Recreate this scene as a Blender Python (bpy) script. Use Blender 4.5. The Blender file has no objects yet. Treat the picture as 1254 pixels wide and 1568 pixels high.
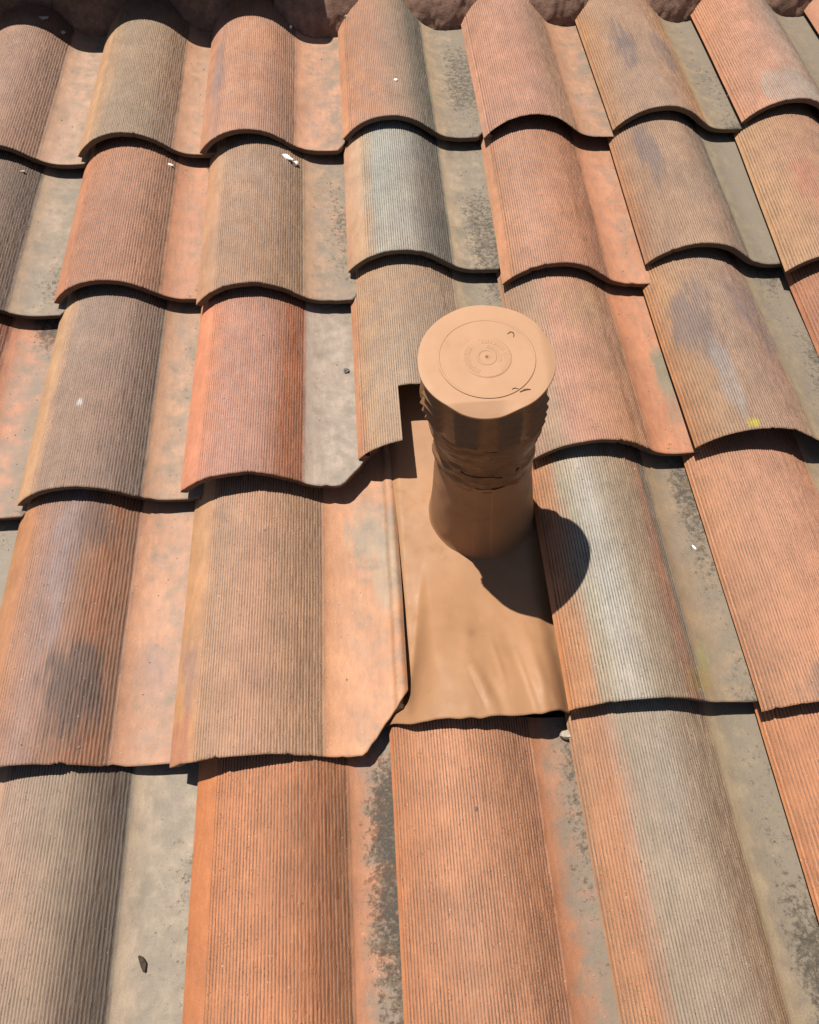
import bpy, math, random
import numpy as np
from mathutils import Matrix, Vector

# ---------------------------------------------------------------- camera, sky, sun, exposure
scene = bpy.context.scene
PITCH = math.radians(14.0)                       # roof slope
RX = Matrix.Rotation(PITCH, 4, 'X')              # roof frame (u right, v up the slope, w off the roof) -> world
EAVE_Z = 3.4
ROOF = Matrix.Translation((0, 0, EAVE_Z)) @ RX

cam_data = bpy.data.cameras.new('camera')
cam = bpy.data.objects.new('camera', cam_data)
scene.collection.objects.link(cam)
CAM_R = ((0.9976238439303364, 0.06330397511220495, -0.02718957073313147),
         (-0.06876339460406569, 0.8904064552672466, -0.44994215181608793),
         (-0.004273357483779208, 0.4507426662224903, 0.8926437067847433))
CAM_C = (0.6057600128662544, -0.2008069490996443, 1.0926648850192076)
cm = Matrix(CAM_R).to_4x4()
cm.translation = CAM_C
cam.matrix_world = ROOF @ cm
cam_data.sensor_fit = 'VERTICAL'
cam_data.sensor_height = 24.0
cam_data.lens = 24.0 * 1180.0 / 1568.0
cam_data.clip_start = 0.02
cam_data.clip_end = 2000.0
scene.camera = cam

sun_dir = (RX.to_3x3() @ Vector((-0.275, 0.349, 1.0))).normalized()     # towards the sun
sun_el = math.asin(sun_dir.z)
sun_az = math.atan2(sun_dir.x, sun_dir.y)
world = bpy.data.worlds.new('World')
scene.world = world
world.use_nodes = True
wn = world.node_tree.nodes
sky_tex = wn.new('ShaderNodeTexSky')
sky_tex.sky_type = 'NISHITA'
sky_tex.sun_disc = False
sky_tex.sun_elevation = sun_el
sky_tex.sun_rotation = sun_az
wn['Background'].inputs['Strength'].default_value = 0.05
world.node_tree.links.new(sky_tex.outputs[0], wn['Background'].inputs['Color'])

sl = bpy.data.lights.new('sun', 'SUN')
sl.energy = 5.0
sl.angle = math.radians(0.5)
sl.color = (1.0, 0.955, 0.88)
sun = bpy.data.objects.new('sun', sl)
sun.rotation_euler = (-sun_dir).to_track_quat('-Z', 'Y').to_euler()
sun.location = (0, 0, 12)
scene.collection.objects.link(sun)

scene.view_settings.view_transform = 'Standard'
scene.view_settings.look = 'None'
scene.view_settings.exposure = 0.78
scene.view_settings.gamma = 1.0
scene.view_settings.use_curve_mapping = False

# ---------------------------------------------------------------- helpers
COL = scene.collection
rng = np.random.default_rng(7)
TAB = rng.random((512, 512))

def vnoise(x, y, seed=0):
    """smooth value noise in [0, 1]"""
    x = np.asarray(x, float) + 17.31 * seed
    y = np.asarray(y, float) + 9.77 * seed
    xi = np.floor(x).astype(int); yi = np.floor(y).astype(int)
    fx = x - xi; fy = y - yi
    fx = fx * fx * (3 - 2 * fx); fy = fy * fy * (3 - 2 * fy)
    g = lambda a, b: TAB[a % 512, b % 512]
    return ((g(xi, yi) * (1 - fx) + g(xi + 1, yi) * fx) * (1 - fy)
            + (g(xi, yi + 1) * (1 - fx) + g(xi + 1, yi + 1) * fx) * fy)

def fbm(x, y, seed=0, octv=3):
    s = 0; a = 0.5; t = 0
    for k in range(octv):
        s = s + a * vnoise(x * 2 ** k, y * 2 ** k, seed + 3 * k); t += a; a *= 0.5
    return s / t

def lin(c):
    c = np.asarray(c, float) / 255.0
    return np.where(c <= 0.04045, c / 12.92, ((c + 0.055) / 1.055) ** 2.4)

def smooth01(x):
    x = np.clip(x, 0, 1)
    return x * x * (3 - 2 * x)

def tag(o, label=None, cat=None, group=None, kind=None):
    if label: o['label'] = label
    if cat: o['category'] = cat
    if group: o['group'] = group
    if kind: o['kind'] = kind
    return o

def mesh_obj(name, verts, faces, mat, parent=None, smooth=True, flat_faces=()):
    me = bpy.data.meshes.new(name)
    me.from_pydata([tuple(map(float, v)) for v in verts], [], faces)
    me.materials.append(mat)
    if smooth:
        sm = np.ones(len(me.polygons), bool)
        for i in flat_faces: sm[i] = False
        me.polygons.foreach_set('use_smooth', sm)
    me.update()
    o = bpy.data.objects.new(name, me)
    COL.objects.link(o)
    if parent: o.parent = parent
    return o

def empty(name, mat):
    o = bpy.data.objects.new(name, None)
    o.empty_display_size = 0.1
    o.matrix_world = mat
    COL.objects.link(o)
    return o

def grid_faces(nr, nc, off=0, wrap=False):
    f = []
    for i in range(nr - 1):
        for j in range(nc if wrap else nc - 1):
            k = (j + 1) % nc
            f.append((off + i * nc + j, off + i * nc + k, off + (i + 1) * nc + k, off + (i + 1) * nc + j))
    return f

# ---------------------------------------------------------------- materials
def new_mat(name):
    m = bpy.data.materials.new(name)
    m.use_nodes = True
    nt = m.node_tree
    b = nt.nodes['Principled BSDF']
    return m, nt, b

def node(nt, typ, **kw):
    n = nt.nodes.new(typ)
    for k, v in kw.items(): setattr(n, k, v)
    return n

def math_n(nt, op, a, b=None, c=None, clamp=False):
    n = node(nt, 'ShaderNodeMath', operation=op, use_clamp=clamp)
    for i, v in enumerate((a, b, c)):
        if v is None: continue
        if isinstance(v, (int, float)): n.inputs[i].default_value = v
        else: nt.links.new(v, n.inputs[i])
    return n.outputs[0]

def map_range(nt, val, a, b, c, d, typ='SMOOTHSTEP'):
    n = node(nt, 'ShaderNodeMapRange', interpolation_type=typ)
    nt.links.new(val, n.inputs['Value'])
    for k, v in zip(('From Min', 'From Max', 'To Min', 'To Max'), (a, b, c, d)):
        if isinstance(v, (int, float)): n.inputs[k].default_value = v
        else: nt.links.new(v, n.inputs[k])
    return n.outputs[0]

def mix_col(nt, fac, a, b, blend='MIX'):
    n = node(nt, 'ShaderNodeMix', data_type='RGBA', blend_type=blend)
    for idx, v in ((0, fac), (6, a), (7, b)):
        if isinstance(v, (int, float)): n.inputs[idx].default_value = v
        elif isinstance(v, (tuple, list)): n.inputs[idx].default_value = (*v[:3], 1)
        else: nt.links.new(v, n.inputs[idx])
    return n.outputs[2]

def noise_n(nt, vec, scale, detail=3.0, rough=0.55):
    n = node(nt, 'ShaderNodeTexNoise')
    n.inputs['Scale'].default_value = scale
    n.inputs['Detail'].default_value = detail
    n.inputs['Roughness'].default_value = rough
    nt.links.new(vec, n.inputs['Vector'])
    return n.outputs['Fac']

def vec_scale(nt, vec, s):
    n = node(nt, 'ShaderNodeVectorMath', operation='MULTIPLY')
    nt.links.new(vec, n.inputs[0]); n.inputs[1].default_value = s
    return n.outputs[0]

def tile_material():
    m, nt, b = new_mat('fired_clay')
    tint = node(nt, 'ShaderNodeAttribute', attribute_name='tint').outputs['Color']
    marks = node(nt, 'ShaderNodeAttribute', attribute_name='marks')      # R groove zone, G lichen, B black spots
    sep = node(nt, 'ShaderNodeSeparateColor'); nt.links.new(marks.outputs['Color'], sep.inputs[0])
    gz, lich, spot = sep.outputs[0], sep.outputs[1], sep.outputs[2]
    ph = node(nt, 'ShaderNodeAttribute', attribute_name='phase').outputs['Fac']
    tc = node(nt, 'ShaderNodeTexCoord').outputs['Object']
    rnd = node(nt, 'ShaderNodeObjectInfo').outputs['Random']
    off = node(nt, 'ShaderNodeCombineXYZ')
    nt.links.new(math_n(nt, 'MULTIPLY', rnd, 37.0), off.inputs[0]); nt.links.new(math_n(nt, 'MULTIPLY', rnd, 53.0), off.inputs[1])
    va = node(nt, 'ShaderNodeVectorMath', operation='ADD'); nt.links.new(tc, va.inputs[0]); nt.links.new(off.outputs[0], va.inputs[1])
    vec = va.outputs[0]
    streak = vec_scale(nt, vec, (1.0, 0.22, 1.0))
    # blotchy firing colour
    n_big = noise_n(nt, vec, 22.0, 4.0, 0.6)
    n_str = noise_n(nt, streak, 130.0, 3.0, 0.6)
    n_fin = noise_n(nt, vec, 520.0, 3.0, 0.7)
    n_grit = noise_n(nt, vec, 1100.0, 2.0, 0.6)
    v1 = map_range(nt, n_big, 0.25, 0.75, 0.84, 1.14, 'LINEAR')
    v2 = map_range(nt, n_fin, 0.2, 0.8, 0.80, 1.18, 'LINEAR')
    v3 = map_range(nt, n_str, 0.3, 0.7, 0.90, 1.08, 'LINEAR')
    vv = math_n(nt, 'MULTIPLY', math_n(nt, 'MULTIPLY', v1, v2), v3)
    vm = node(nt, 'ShaderNodeVectorMath', operation='SCALE'); nt.links.new(tint, vm.inputs[0]); nt.links.new(vv, vm.inputs['Scale'])
    col = vm.outputs[0]
    # dirt lying in the combed grooves, broken up along their length
    ph = math_n(nt, 'ADD', ph, map_range(nt, noise_n(nt, vec_scale(nt, vec, (1.0, 0.06, 1.0)), 150.0, 2.0), 0.2, 0.8, -0.08, 0.08, 'LINEAR'))
    d = math_n(nt, 'PINGPONG', ph, 0.5)
    brk = noise_n(nt, vec_scale(nt, vec, (1.0, 0.35, 1.0)), 330.0, 3.0, 0.65)
    hi = map_range(nt, brk, 0.3, 0.7, 0.15, 0.47, 'LINEAR')
    gm = map_range(nt, d, 0.03, hi, 1.0, 0.0)
    gm = math_n(nt, 'MULTIPLY', gm, gz)
    gm = math_n(nt, 'MULTIPLY', gm, map_range(nt, noise_n(nt, vec_scale(nt, vec, (1.0, 0.5, 1.0)), 38.0, 4.0, 0.7), 0.34, 0.58, 0.5, 1.0))
    gdark = math_n(nt, 'MULTIPLY', gm, map_range(nt, n_str, 0.3, 0.7, 0.55, 0.87, 'LINEAR'))
    col = mix_col(nt, gdark, col, (0.026, 0.017, 0.012))
    # pits and pale grains in the combed clay
    vor = node(nt, 'ShaderNodeTexVoronoi', feature='F1'); vor.inputs['Scale'].default_value = 260.0; nt.links.new(vec, vor.inputs['Vector'])
    pit = math_n(nt, 'MULTIPLY', map_range(nt, vor.outputs['Distance'], 0.10, 0.24, 1.0, 0.0), math_n(nt, 'GREATER_THAN', noise_n(nt, vec, 75.0, 2.0), 0.52))
    sepv = node(nt, 'ShaderNodeSeparateColor'); nt.links.new(vor.outputs['Color'], sepv.inputs[0])
    pit = math_n(nt, 'MULTIPLY', pit, math_n(nt, 'GREATER_THAN', sepv.outputs[0], 0.55))
    col = mix_col(nt, math_n(nt, 'MULTIPLY', math_n(nt, 'MULTIPLY', pit, 0.75), gz), col, (0.03, 0.022, 0.017))
    vor2 = node(nt, 'ShaderNodeTexVoronoi', feature='F1'); vor2.inputs['Scale'].default_value = 150.0; nt.links.new(vec, vor2.inputs['Vector'])
    sep2 = node(nt, 'ShaderNodeSeparateColor'); nt.links.new(vor2.outputs['Color'], sep2.inputs[0])
    grain = math_n(nt, 'MULTIPLY', map_range(nt, vor2.outputs['Distance'], 0.07, 0.15, 1.0, 0.0), math_n(nt, 'GREATER_THAN', sep2.outputs[1], 0.93))
    col = mix_col(nt, math_n(nt, 'MULTIPLY', grain, 0.65), col, (0.46, 0.38, 0.29))
    film = math_n(nt, 'MULTIPLY', map_range(nt, noise_n(nt, vec, 15.0, 6.0, 0.68), 0.46, 0.72, 0.0, 0.55), math_n(nt, 'MULTIPLY', math_n(nt, 'SUBTRACT', 1.0, gz), map_range(nt, lich, 0.03, 0.25, 0.0, 1.0)))
    col = mix_col(nt, film, col, (0.195, 0.142, 0.112))
    # cement-grey lichen film, then black crusts on it
    n_l = noise_n(nt, vec, 34.0, 5.0, 0.62)
    lm = map_range(nt, math_n(nt, 'ADD', n_l, math_n(nt, 'MULTIPLY', lich, 0.55)), 0.50, 0.98, 0.0, 0.92)
    lm = math_n(nt, 'MULTIPLY', lm, map_range(nt, lich, 0.0, 0.15, 0.0, 1.0))
    lcol = mix_col(nt, n_fin, (0.092, 0.072, 0.050), (0.170, 0.135, 0.096))
    col = mix_col(nt, lm, col, lcol)
    n_s = noise_n(nt, vec, 120.0, 8.0, 0.80)
    sm = map_range(nt, math_n(nt, 'ADD', n_s, math_n(nt, 'MULTIPLY', spot, 0.27)), 0.61, 0.86, 0.0, 0.92)
    sm = math_n(nt, 'MULTIPLY', sm, map_range(nt, spot, 0.0, 0.2, 0.0, 1.0))
    col = mix_col(nt, sm, col, mix_col(nt, n_grit, (0.009, 0.008, 0.007), (0.05, 0.044, 0.034)))
    nt.links.new(col, b.inputs['Base Color'])
    b.inputs['Roughness'].default_value = 0.62
    b.inputs['Specular IOR Level'].default_value = 0.48
    rr = math_n(nt, 'SUBTRACT', map_range(nt, n_fin, 0.3, 0.7, 0.52, 0.78, 'LINEAR'), math_n(nt, 'MULTIPLY', gz, 0.13)); nt.links.new(rr, b.inputs['Roughness'])
    # fine relief: crumbs on the combed zone, faint tooth elsewhere
    h1 = math_n(nt, 'MULTIPLY', n_fin, map_range(nt, gz, 0, 1, 0.25, 1.0, 'LINEAR'))
    h2 = math_n(nt, 'ADD', h1, math_n(nt, 'MULTIPLY', pit, math_n(nt, 'MULTIPLY', gz, -0.5)))
    h3 = math_n(nt, 'ADD', h2, math_n(nt, 'MULTIPLY', sm, 0.6))
    h4 = math_n(nt, 'ADD', h3, math_n(nt, 'MULTIPLY', n_big, 1.2))
    bp = node(nt, 'ShaderNodeBump'); bp.inputs['Strength'].default_value = 0.9; bp.inputs['Distance'].default_value = 0.0017
    nt.links.new(h4, bp.inputs['Height']); nt.links.new(bp.outputs[0], b.inputs['Normal'])
    return m

def paint_material(name, base, rough=0.48, var=0.1, dirt=0.25, bump=0.0004):
    m, nt, b = new_mat(name)
    tc = node(nt, 'ShaderNodeTexCoord').outputs['Object']
    n1 = noise_n(nt, tc, 11.0, 4.0, 0.6)
    n2 = noise_n(nt, tc, 420.0, 3.0, 0.6)
    n3 = noise_n(nt, tc, 38.0, 5.0, 0.65)
    c = np.array(base)
    col = mix_col(nt, map_range(nt, n1, 0.3, 0.7, 0, 1, 'LINEAR'), tuple(c * (1 - var)), tuple(np.minimum(c * (1 + var), 0.9)))
    col = mix_col(nt, map_range(nt, n3, 0.58, 0.75, 0.0, dirt), col, tuple(c * 0.62))
    vor = node(nt, 'ShaderNodeTexVoronoi'); vor.inputs['Scale'].default_value = 90.0; nt.links.new(tc, vor.inputs['Vector'])
    s = node(nt, 'ShaderNodeSeparateColor'); nt.links.new(vor.outputs['Color'], s.inputs[0])
    sp = math_n(nt, 'MULTIPLY', map_range(nt, vor.outputs['Distance'], 0.05, 0.11, 1.0, 0.0), math_n(nt, 'GREATER_THAN', s.outputs[0], 0.93))
    col = mix_col(nt, math_n(nt, 'MULTIPLY', sp, 0.55), col, (0.12, 0.07, 0.04))
    nt.links.new(col, b.inputs['Base Color'])
    nt.links.new(map_range(nt, n3, 0.3, 0.7, rough - 0.08, rough + 0.14, 'LINEAR'), b.inputs['Roughness'])
    b.inputs['Specular IOR Level'].default_value = 0.22
    h = math_n(nt, 'ADD', math_n(nt, 'MULTIPLY', n2, 0.35), n3)
    bp = node(nt, 'ShaderNodeBump'); bp.inputs['Strength'].default_value = 0.6; bp.inputs['Distance'].default_value = bump
    nt.links.new(h, bp.inputs['Height']); nt.links.new(bp.outputs[0], b.inputs['Normal'])
    return m

def rough_material(name, c0, c1, scale=60.0, bump=0.003, rough=0.9):
    m, nt, b = new_mat(name)
    tc = node(nt, 'ShaderNodeTexCoord').outputs['Object']
    n1 = noise_n(nt, tc, scale, 6.0, 0.65)
    n2 = noise_n(nt, tc, scale * 6, 4.0, 0.7)
    f = math_n(nt, 'ADD', math_n(nt, 'MULTIPLY', n1, 0.6), math_n(nt, 'MULTIPLY', n2, 0.4))
    col = mix_col(nt, map_range(nt, f, 0.35, 0.65, 0, 1, 'LINEAR'), c0, c1)
    nt.links.new(col, b.inputs['Base Color'])
    b.inputs['Roughness'].default_value = rough
    b.inputs['Specular IOR Level'].default_value = 0.2
    bp = node(nt, 'ShaderNodeBump'); bp.inputs['Strength'].default_value = 0.8; bp.inputs['Distance'].default_value = bump
    nt.links.new(f, bp.inputs['Height']); nt.links.new(bp.outputs[0], b.inputs['Normal'])
    return m

M_TILE = tile_material()
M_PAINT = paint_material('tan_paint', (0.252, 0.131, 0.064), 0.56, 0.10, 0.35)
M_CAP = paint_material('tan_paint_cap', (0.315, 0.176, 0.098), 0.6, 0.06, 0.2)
M_WRAP_SHADE = paint_material('tan_paint_shade_dark', (0.150, 0.074, 0.034), 0.40, 0.20, 0.5, 0.0014)  # tan paint darkened for collar and skirt, shade put into its colour
M_TEAR = rough_material('dark_tear', (0.02, 0.012, 0.008), (0.10, 0.05, 0.03), 300.0, 0.0004)
M_MORTAR = rough_material('brown_mortar', (0.10, 0.055, 0.038), (0.25, 0.145, 0.100), 55.0, 0.004)
M_GREYMORTAR = rough_material('grey_mortar', (0.20, 0.17, 0.13), (0.40, 0.34, 0.27), 220.0, 0.0015)
M_FELT = rough_material('roofing_felt', (0.018, 0.017, 0.016), (0.05, 0.046, 0.042), 90.0, 0.001)
M_PLASTER = rough_material('plaster_flake', (0.62, 0.58, 0.52), (0.85, 0.82, 0.77), 300.0, 0.0006)
M_PEBBLE = rough_material('dark_pebble', (0.03, 0.028, 0.026), (0.20, 0.18, 0.16), 260.0, 0.001)
M_LEAF = rough_material('dry_leaf', (0.015, 0.011, 0.008), (0.06, 0.042, 0.026), 200.0, 0.0006)
M_WALL = rough_material('stucco', (0.42, 0.36, 0.29), (0.52, 0.46, 0.38), 40.0, 0.004)
M_GROUND = rough_material('dry_ground', (0.12, 0.10, 0.075), (0.22, 0.19, 0.14), 3.0, 0.02)

# ---------------------------------------------------------------- roof tiles
W = 0.28            # tile module
LT = 0.525          # tile length
TH = 0.012          # clay thickness
DW = -0.039         # the lip corners sit at w = 0
LEXP = 0.41
TILT = 0.030         # how far a lip stands above the head of its own tile

def _pchip(xk, yk, x):
    xk = np.array(xk, float); yk = np.array(yk, float)
    h = np.diff(xk); d = np.diff(yk) / h
    m = np.zeros_like(yk)
    for i in range(1, len(xk) - 1):
        if d[i - 1] * d[i] > 0:
            w1 = 2 * h[i] + h[i - 1]; w2 = h[i] + 2 * h[i - 1]
            m[i] = (w1 + w2) / (w1 / d[i - 1] + w2 / d[i])
    m[0] = d[0]; m[-1] = d[-1]
    i = np.clip(np.searchsorted(xk, x) - 1, 0, len(xk) - 2)
    t = (x - xk[i]) / h[i]
    return ((2 * t ** 3 - 3 * t ** 2 + 1) * yk[i] + (t ** 3 - 2 * t ** 2 + t) * h[i] * m[i]
            + (-2 * t ** 3 + 3 * t ** 2) * yk[i + 1] + (t ** 3 - t ** 2) * h[i] * m[i + 1])

_R = 0.122; _A = 0.098
def profile(u):
    """height of the top surface across the tile: barrel, S curve, pan, edge rib"""
    u = np.asarray(u, float)
    arc = 0.017 + np.sqrt(np.maximum(_R ** 2 - (u - _A) ** 2, 0)) - math.sqrt(_R ** 2 - _A ** 2)
    xk = [0.135, 0.150, 0.165, 0.180, 0.195, 0.210, 0.225, 0.240, 0.262, 0.285, 0.306, 0.3135, 0.3205, 0.3275]
    a0 = 0.017 - math.sqrt(_R ** 2 - _A ** 2)
    y0 = a0 + math.sqrt(_R ** 2 - (0.135 - _A) ** 2); y1 = a0 + math.sqrt(_R ** 2 - (0.150 - _A) ** 2)
    yk = [y0, y1, y1 - 0.0088, y1 - 0.0200, y1 - 0.0312, y1 - 0.0400, y1 - 0.0450, y1 - 0.0474, y1 - 0.0486, y1 - 0.0486, y1 - 0.0476, y1 - 0.0405, y1 - 0.0405, y1 - 0.0470]
    s = _pchip(xk, yk, np.clip(u, 0.135, 0.3275))
    return np.where(u < 0.142, arc, s)

GP0 = 0.0039        # comb pitch

def build_tile_mesh(name, seed, cols, pan, lich=(0.3, 0), spots=0.2, patches=(), g0=0.035, g1=0.196, lift=0.0, clip=(0.288, 0.328, 0.075), notch=None, chip=0.007, dirt=1.0, rows=84, length=LT):
    r = np.random.default_rng(seed + 100)
    GP = GP0 * r.uniform(0.93, 1.10); gdepth = r.uniform(0.8, 1.35); dirt = dirt * r.uniform(0.82, 1.0)
    # ---- columns
    n_g = int((g1 - g0) / GP)
    us = [0.0, 0.002, 0.0045]
    us += list(np.linspace(0.009, g0 - 0.003, max(3, int(g0 / 0.006))))
    for k in range(n_g):
        us += [g0 + (k + q) * GP for q in (0.0, 0.24, 0.5, 0.76)]
    ge = g0 + n_g * GP
    us += [ge, ge + 0.0012]
    us += list(np.linspace(ge + 0.006, 0.300, 14))
    us += [0.304, 0.307, 0.3095, 0.312, 0.3145, 0.3175, 0.3205, 0.323, 0.3255, 0.3275]
    if notch:
        us += [notch[0] - 0.00015, notch[0] + 0.00015]
    us = np.array(sorted(us)); nc = len(us)
    phase = (us - g0) / GP
    gzone = ((us >= g0 - 0.0035) & (us <= ge + 0.0013)).astype(float)
    # ---- front line of every column (lip waviness, clipped corner, notch)
    vf = 0.0012 * (vnoise(us * 60, 0, seed) - 0.5) + 0.004 * (vnoise(us * 9, 3.3, seed) - 0.5)
    if chip > 0:
        vf = vf + chip * np.maximum(vnoise(us * 75, 7.1, seed) - 0.70, 0) * 2 * vnoise(us * 400, 1.1, seed)
    cu0, cu1, cv = clip
    ck = np.clip((us - cu0) / (cu1 - cu0), 0, 1.0)
    vf = np.where(us > cu0, vf + cv * ck + (0.004 * (vnoise(us * 220, 1.7, seed) - 0.5) if notch is None else 0), vf)
    if notch:
        vf = np.where(us > notch[0], notch[1] + 0.0015 * (vnoise(us * 200, 4, seed) - 0.5), vf)
    # ---- rows
    tr = np.concatenate([[0.0, 0.0022, 0.006], np.linspace(0.014, 1.0, rows - 3)])
    V = vf[None, :] + (length - vf)[None, :] * tr[:, None]
    U = np.repeat(us[None, :], rows, 0)
    base = profile(us)
    tilt = (TILT + lift) * (1 - V / LEXP)
    Wv = np.repeat(base[None, :], rows, 0) + tilt + DW
    # rounded front arris
    Wv[0] -= 0.0016
    Wv[1] -= 0.0003
    # combed grooves, uneven along the tile
    fr = phase - np.floor(phase)
    is_g = ((np.abs(fr) < 0.02) | (np.abs(fr - 1) < 0.02)) & (gzone > 0)
    gid = np.round(phase)
    depth = 0.0013 * gdepth * (0.55 + 0.9 * vnoise(gid * 0.7, 2.2, seed))[None, :] * (0.45 + 1.1 * vnoise(gid[None, :] * 1.3 + 5, V * 55, seed + 1))
    Wv -= np.where(is_g[None, :], depth, 0)
    Wv += np.where((gzone > 0) & ~is_g, (0.0008 + 0.0012 * smooth01((U - 0.10) / 0.08)) * (vnoise(U * 420, V * 170, seed + 2) - 0.5), 0)
    Wv += np.where(gzone > 0, 0.0009, 0)[None, :]
    # slow warp of a hand-handled clay tile
    Wv += 0.0022 * (fbm(U * 9, V * 5, seed + 4) - 0.5)
    U2 = U + 0.0016 * (fbm(V * 6, 0 * V + 0.3, seed + 6) - 0.5)
    top = np.stack([U2, V, Wv], -1).reshape(-1, 3)
    # ---- underside, offset along the profile normal
    dp = np.gradient(base, us); dp = np.clip(dp, -1.6, 1.6)
    nl = np.sqrt(1 + dp ** 2)
    bu = us + TH * dp / nl; bw = base - TH / nl
    bu = np.maximum.accumulate(np.clip(bu, 0.0015, 0.3275))
    def under(vrow):
        t = (TILT + lift) * (1 - vrow / LEXP)
        return np.stack([bu, vrow, bw + t + DW], -1)
    b0 = under(vf + 0.0015); b1 = under(np.full(nc, length))
    f0 = top[:nc].copy()                                 # duplicate rim so the front face keeps a hard arris
    k0 = top[-nc:].copy()
    lft = top.reshape(rows, nc, 3)[:, 0].copy(); rgt = top.reshape(rows, nc, 3)[:, -1].copy()
    nt_ = rows * nc
    verts = np.concatenate([top, f0, b0, b1, k0, lft, rgt])
    oF, oB0, oB1, oK = nt_, nt_ + nc, nt_ + 2 * nc, nt_ + 3 * nc
    oL = nt_ + 4 * nc; oR = oL + rows
    ii, jj = np.meshgrid(np.arange(rows - 1), np.arange(nc - 1), indexing='ij')
    a = (ii * nc + jj).ravel()
    quads = [np.stack([a, a + 1, a + nc + 1, a + nc], 1)]
    j = np.arange(nc - 1)
    quads.append(np.stack([oB0 + j, oB0 + j + 1, oF + j + 1, oF + j], 1))
    quads.append(np.stack([oB1 + j, oB1 + j + 1, oB0 + j + 1, oB0 + j], 1))
    quads.append(np.stack([oK + j, oK + j + 1, oB1 + j + 1, oB1 + j], 1))
    Q = np.concatenate(quads)
    faces = Q.tolist()
    faces.append([oL + i for i in range(rows)] + [oB1, oB0])
    faces.append([oR + i for i in range(rows - 1, -1, -1)] + [oB0 + nc - 1, oB1 + nc - 1])
    me = bpy.data.meshes.new(name)
    me.from_pydata(verts.tolist(), [], faces)
    sm = np.zeros(len(faces), bool); sm[:len(quads[0])] = True
    me.polygons.foreach_set('use_smooth', sm)
    me.materials.append(M_TILE)
    # ---- clay colour
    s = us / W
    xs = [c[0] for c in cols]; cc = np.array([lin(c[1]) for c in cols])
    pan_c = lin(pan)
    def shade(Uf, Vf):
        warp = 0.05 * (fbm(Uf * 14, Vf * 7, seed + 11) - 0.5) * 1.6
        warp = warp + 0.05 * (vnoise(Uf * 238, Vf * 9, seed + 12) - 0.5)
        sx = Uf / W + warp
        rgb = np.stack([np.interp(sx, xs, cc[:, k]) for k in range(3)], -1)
        blot = fbm(Uf * 12, Vf * 5, seed + 13)[..., None]
        rgb = rgb * (0.86 + 0.28 * blot)
        hue = fbm(Uf * 8 + 3, Vf * 4, seed + 17)[..., None] - 0.5
        rgb = rgb * (1 + hue * np.array([0.16, -0.02, -0.16]))
        sat = 1 - rgb.min(-1, keepdims=True) / np.maximum(rgb.max(-1, keepdims=True), 1e-4)
        st = smooth01((sat - 0.56) / 0.26)
        rgb = rgb * (np.array([1.035, 0.975, 0.965]) * (1 - st) + np.array([0.985, 1.0, 0.90]) * st)
        m_ = rgb.mean(-1, keepdims=True); rgb = np.maximum(m_ + (rgb - m_) * 1.08, 0.01)
        pz = smooth01((Uf - (ge + 0.001)) / 0.003)[..., None]
        pb = pan_c * np.array([0.90, 0.84, 0.78]) * (0.85 + 0.3 * fbm(Uf * 16, Vf * 7, seed + 19)[..., None])
        rgb = rgb * (1 - pz) + pb * pz
        for (pu, pv, ru, rv, c, am) in patches:
            dd = ((Uf / W - pu) / ru) ** 2 + ((Vf - pv) / rv) ** 2
            mk = np.clip(1.25 - dd - 2.4 * (fbm(Uf * 26, Vf * 11, seed + 23, 4) - 0.5) - 1.3 * (vnoise(Uf * 285, Vf * 30, seed + 27) - 0.5), 0, 1) ** 0.8 * am
            rgb = rgb * (1 - mk[..., None]) + lin(c) * mk[..., None]
        return rgb
    alb = 0.425
    n = len(verts)
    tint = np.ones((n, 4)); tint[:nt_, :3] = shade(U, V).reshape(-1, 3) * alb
    edge_shade = np.mean(cc, 0) * 0.36  # lip faces and underside darkened, their shade put into the colour
    tint[nt_:, :3] = edge_shade * alb
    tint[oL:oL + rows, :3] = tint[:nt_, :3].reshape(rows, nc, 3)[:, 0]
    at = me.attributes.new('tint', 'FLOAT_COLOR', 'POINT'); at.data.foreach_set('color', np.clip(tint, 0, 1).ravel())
    mk = np.zeros((n, 4)); mk[:, 3] = 1
    pz = smooth01((us - ge - 0.004) / 0.03)
    li = lich[0] * pz[None, :] + lich[1] * pz[None, :] * smooth01((us - 0.225) / 0.05)[None, :]
    li = np.repeat(li, rows, 0) if li.shape[0] == 1 else li
    sp = spots * smooth01((us - 0.205) / 0.05)[None, :] * np.clip(2.1 * vnoise(V * 8, U * 9, seed + 31) - 0.45, 0, 1.5)
    mk[:nt_, 0] = np.repeat(gzone[None, :] * dirt, rows, 0).ravel()
    mk[:nt_, 1] = np.clip(li, 0, 1).ravel()
    mk[:nt_, 2] = np.clip(sp, 0, 1).ravel()
    at = me.attributes.new('marks', 'FLOAT_COLOR', 'POINT'); at.data.foreach_set('color', mk.ravel())
    phs = np.zeros(n); phs[:nt_] = np.repeat(phase[None, :], rows, 0).ravel() + 100
    at = me.attributes.new('phase', 'FLOAT', 'POINT'); at.data.foreach_set('value', phs)
    me.update()
    return me

roof = empty('tiled_roof', ROOF)
tag(roof, 'weathered terracotta roof of overlapping S-shaped clay tiles filling the picture', 'roof')

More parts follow.
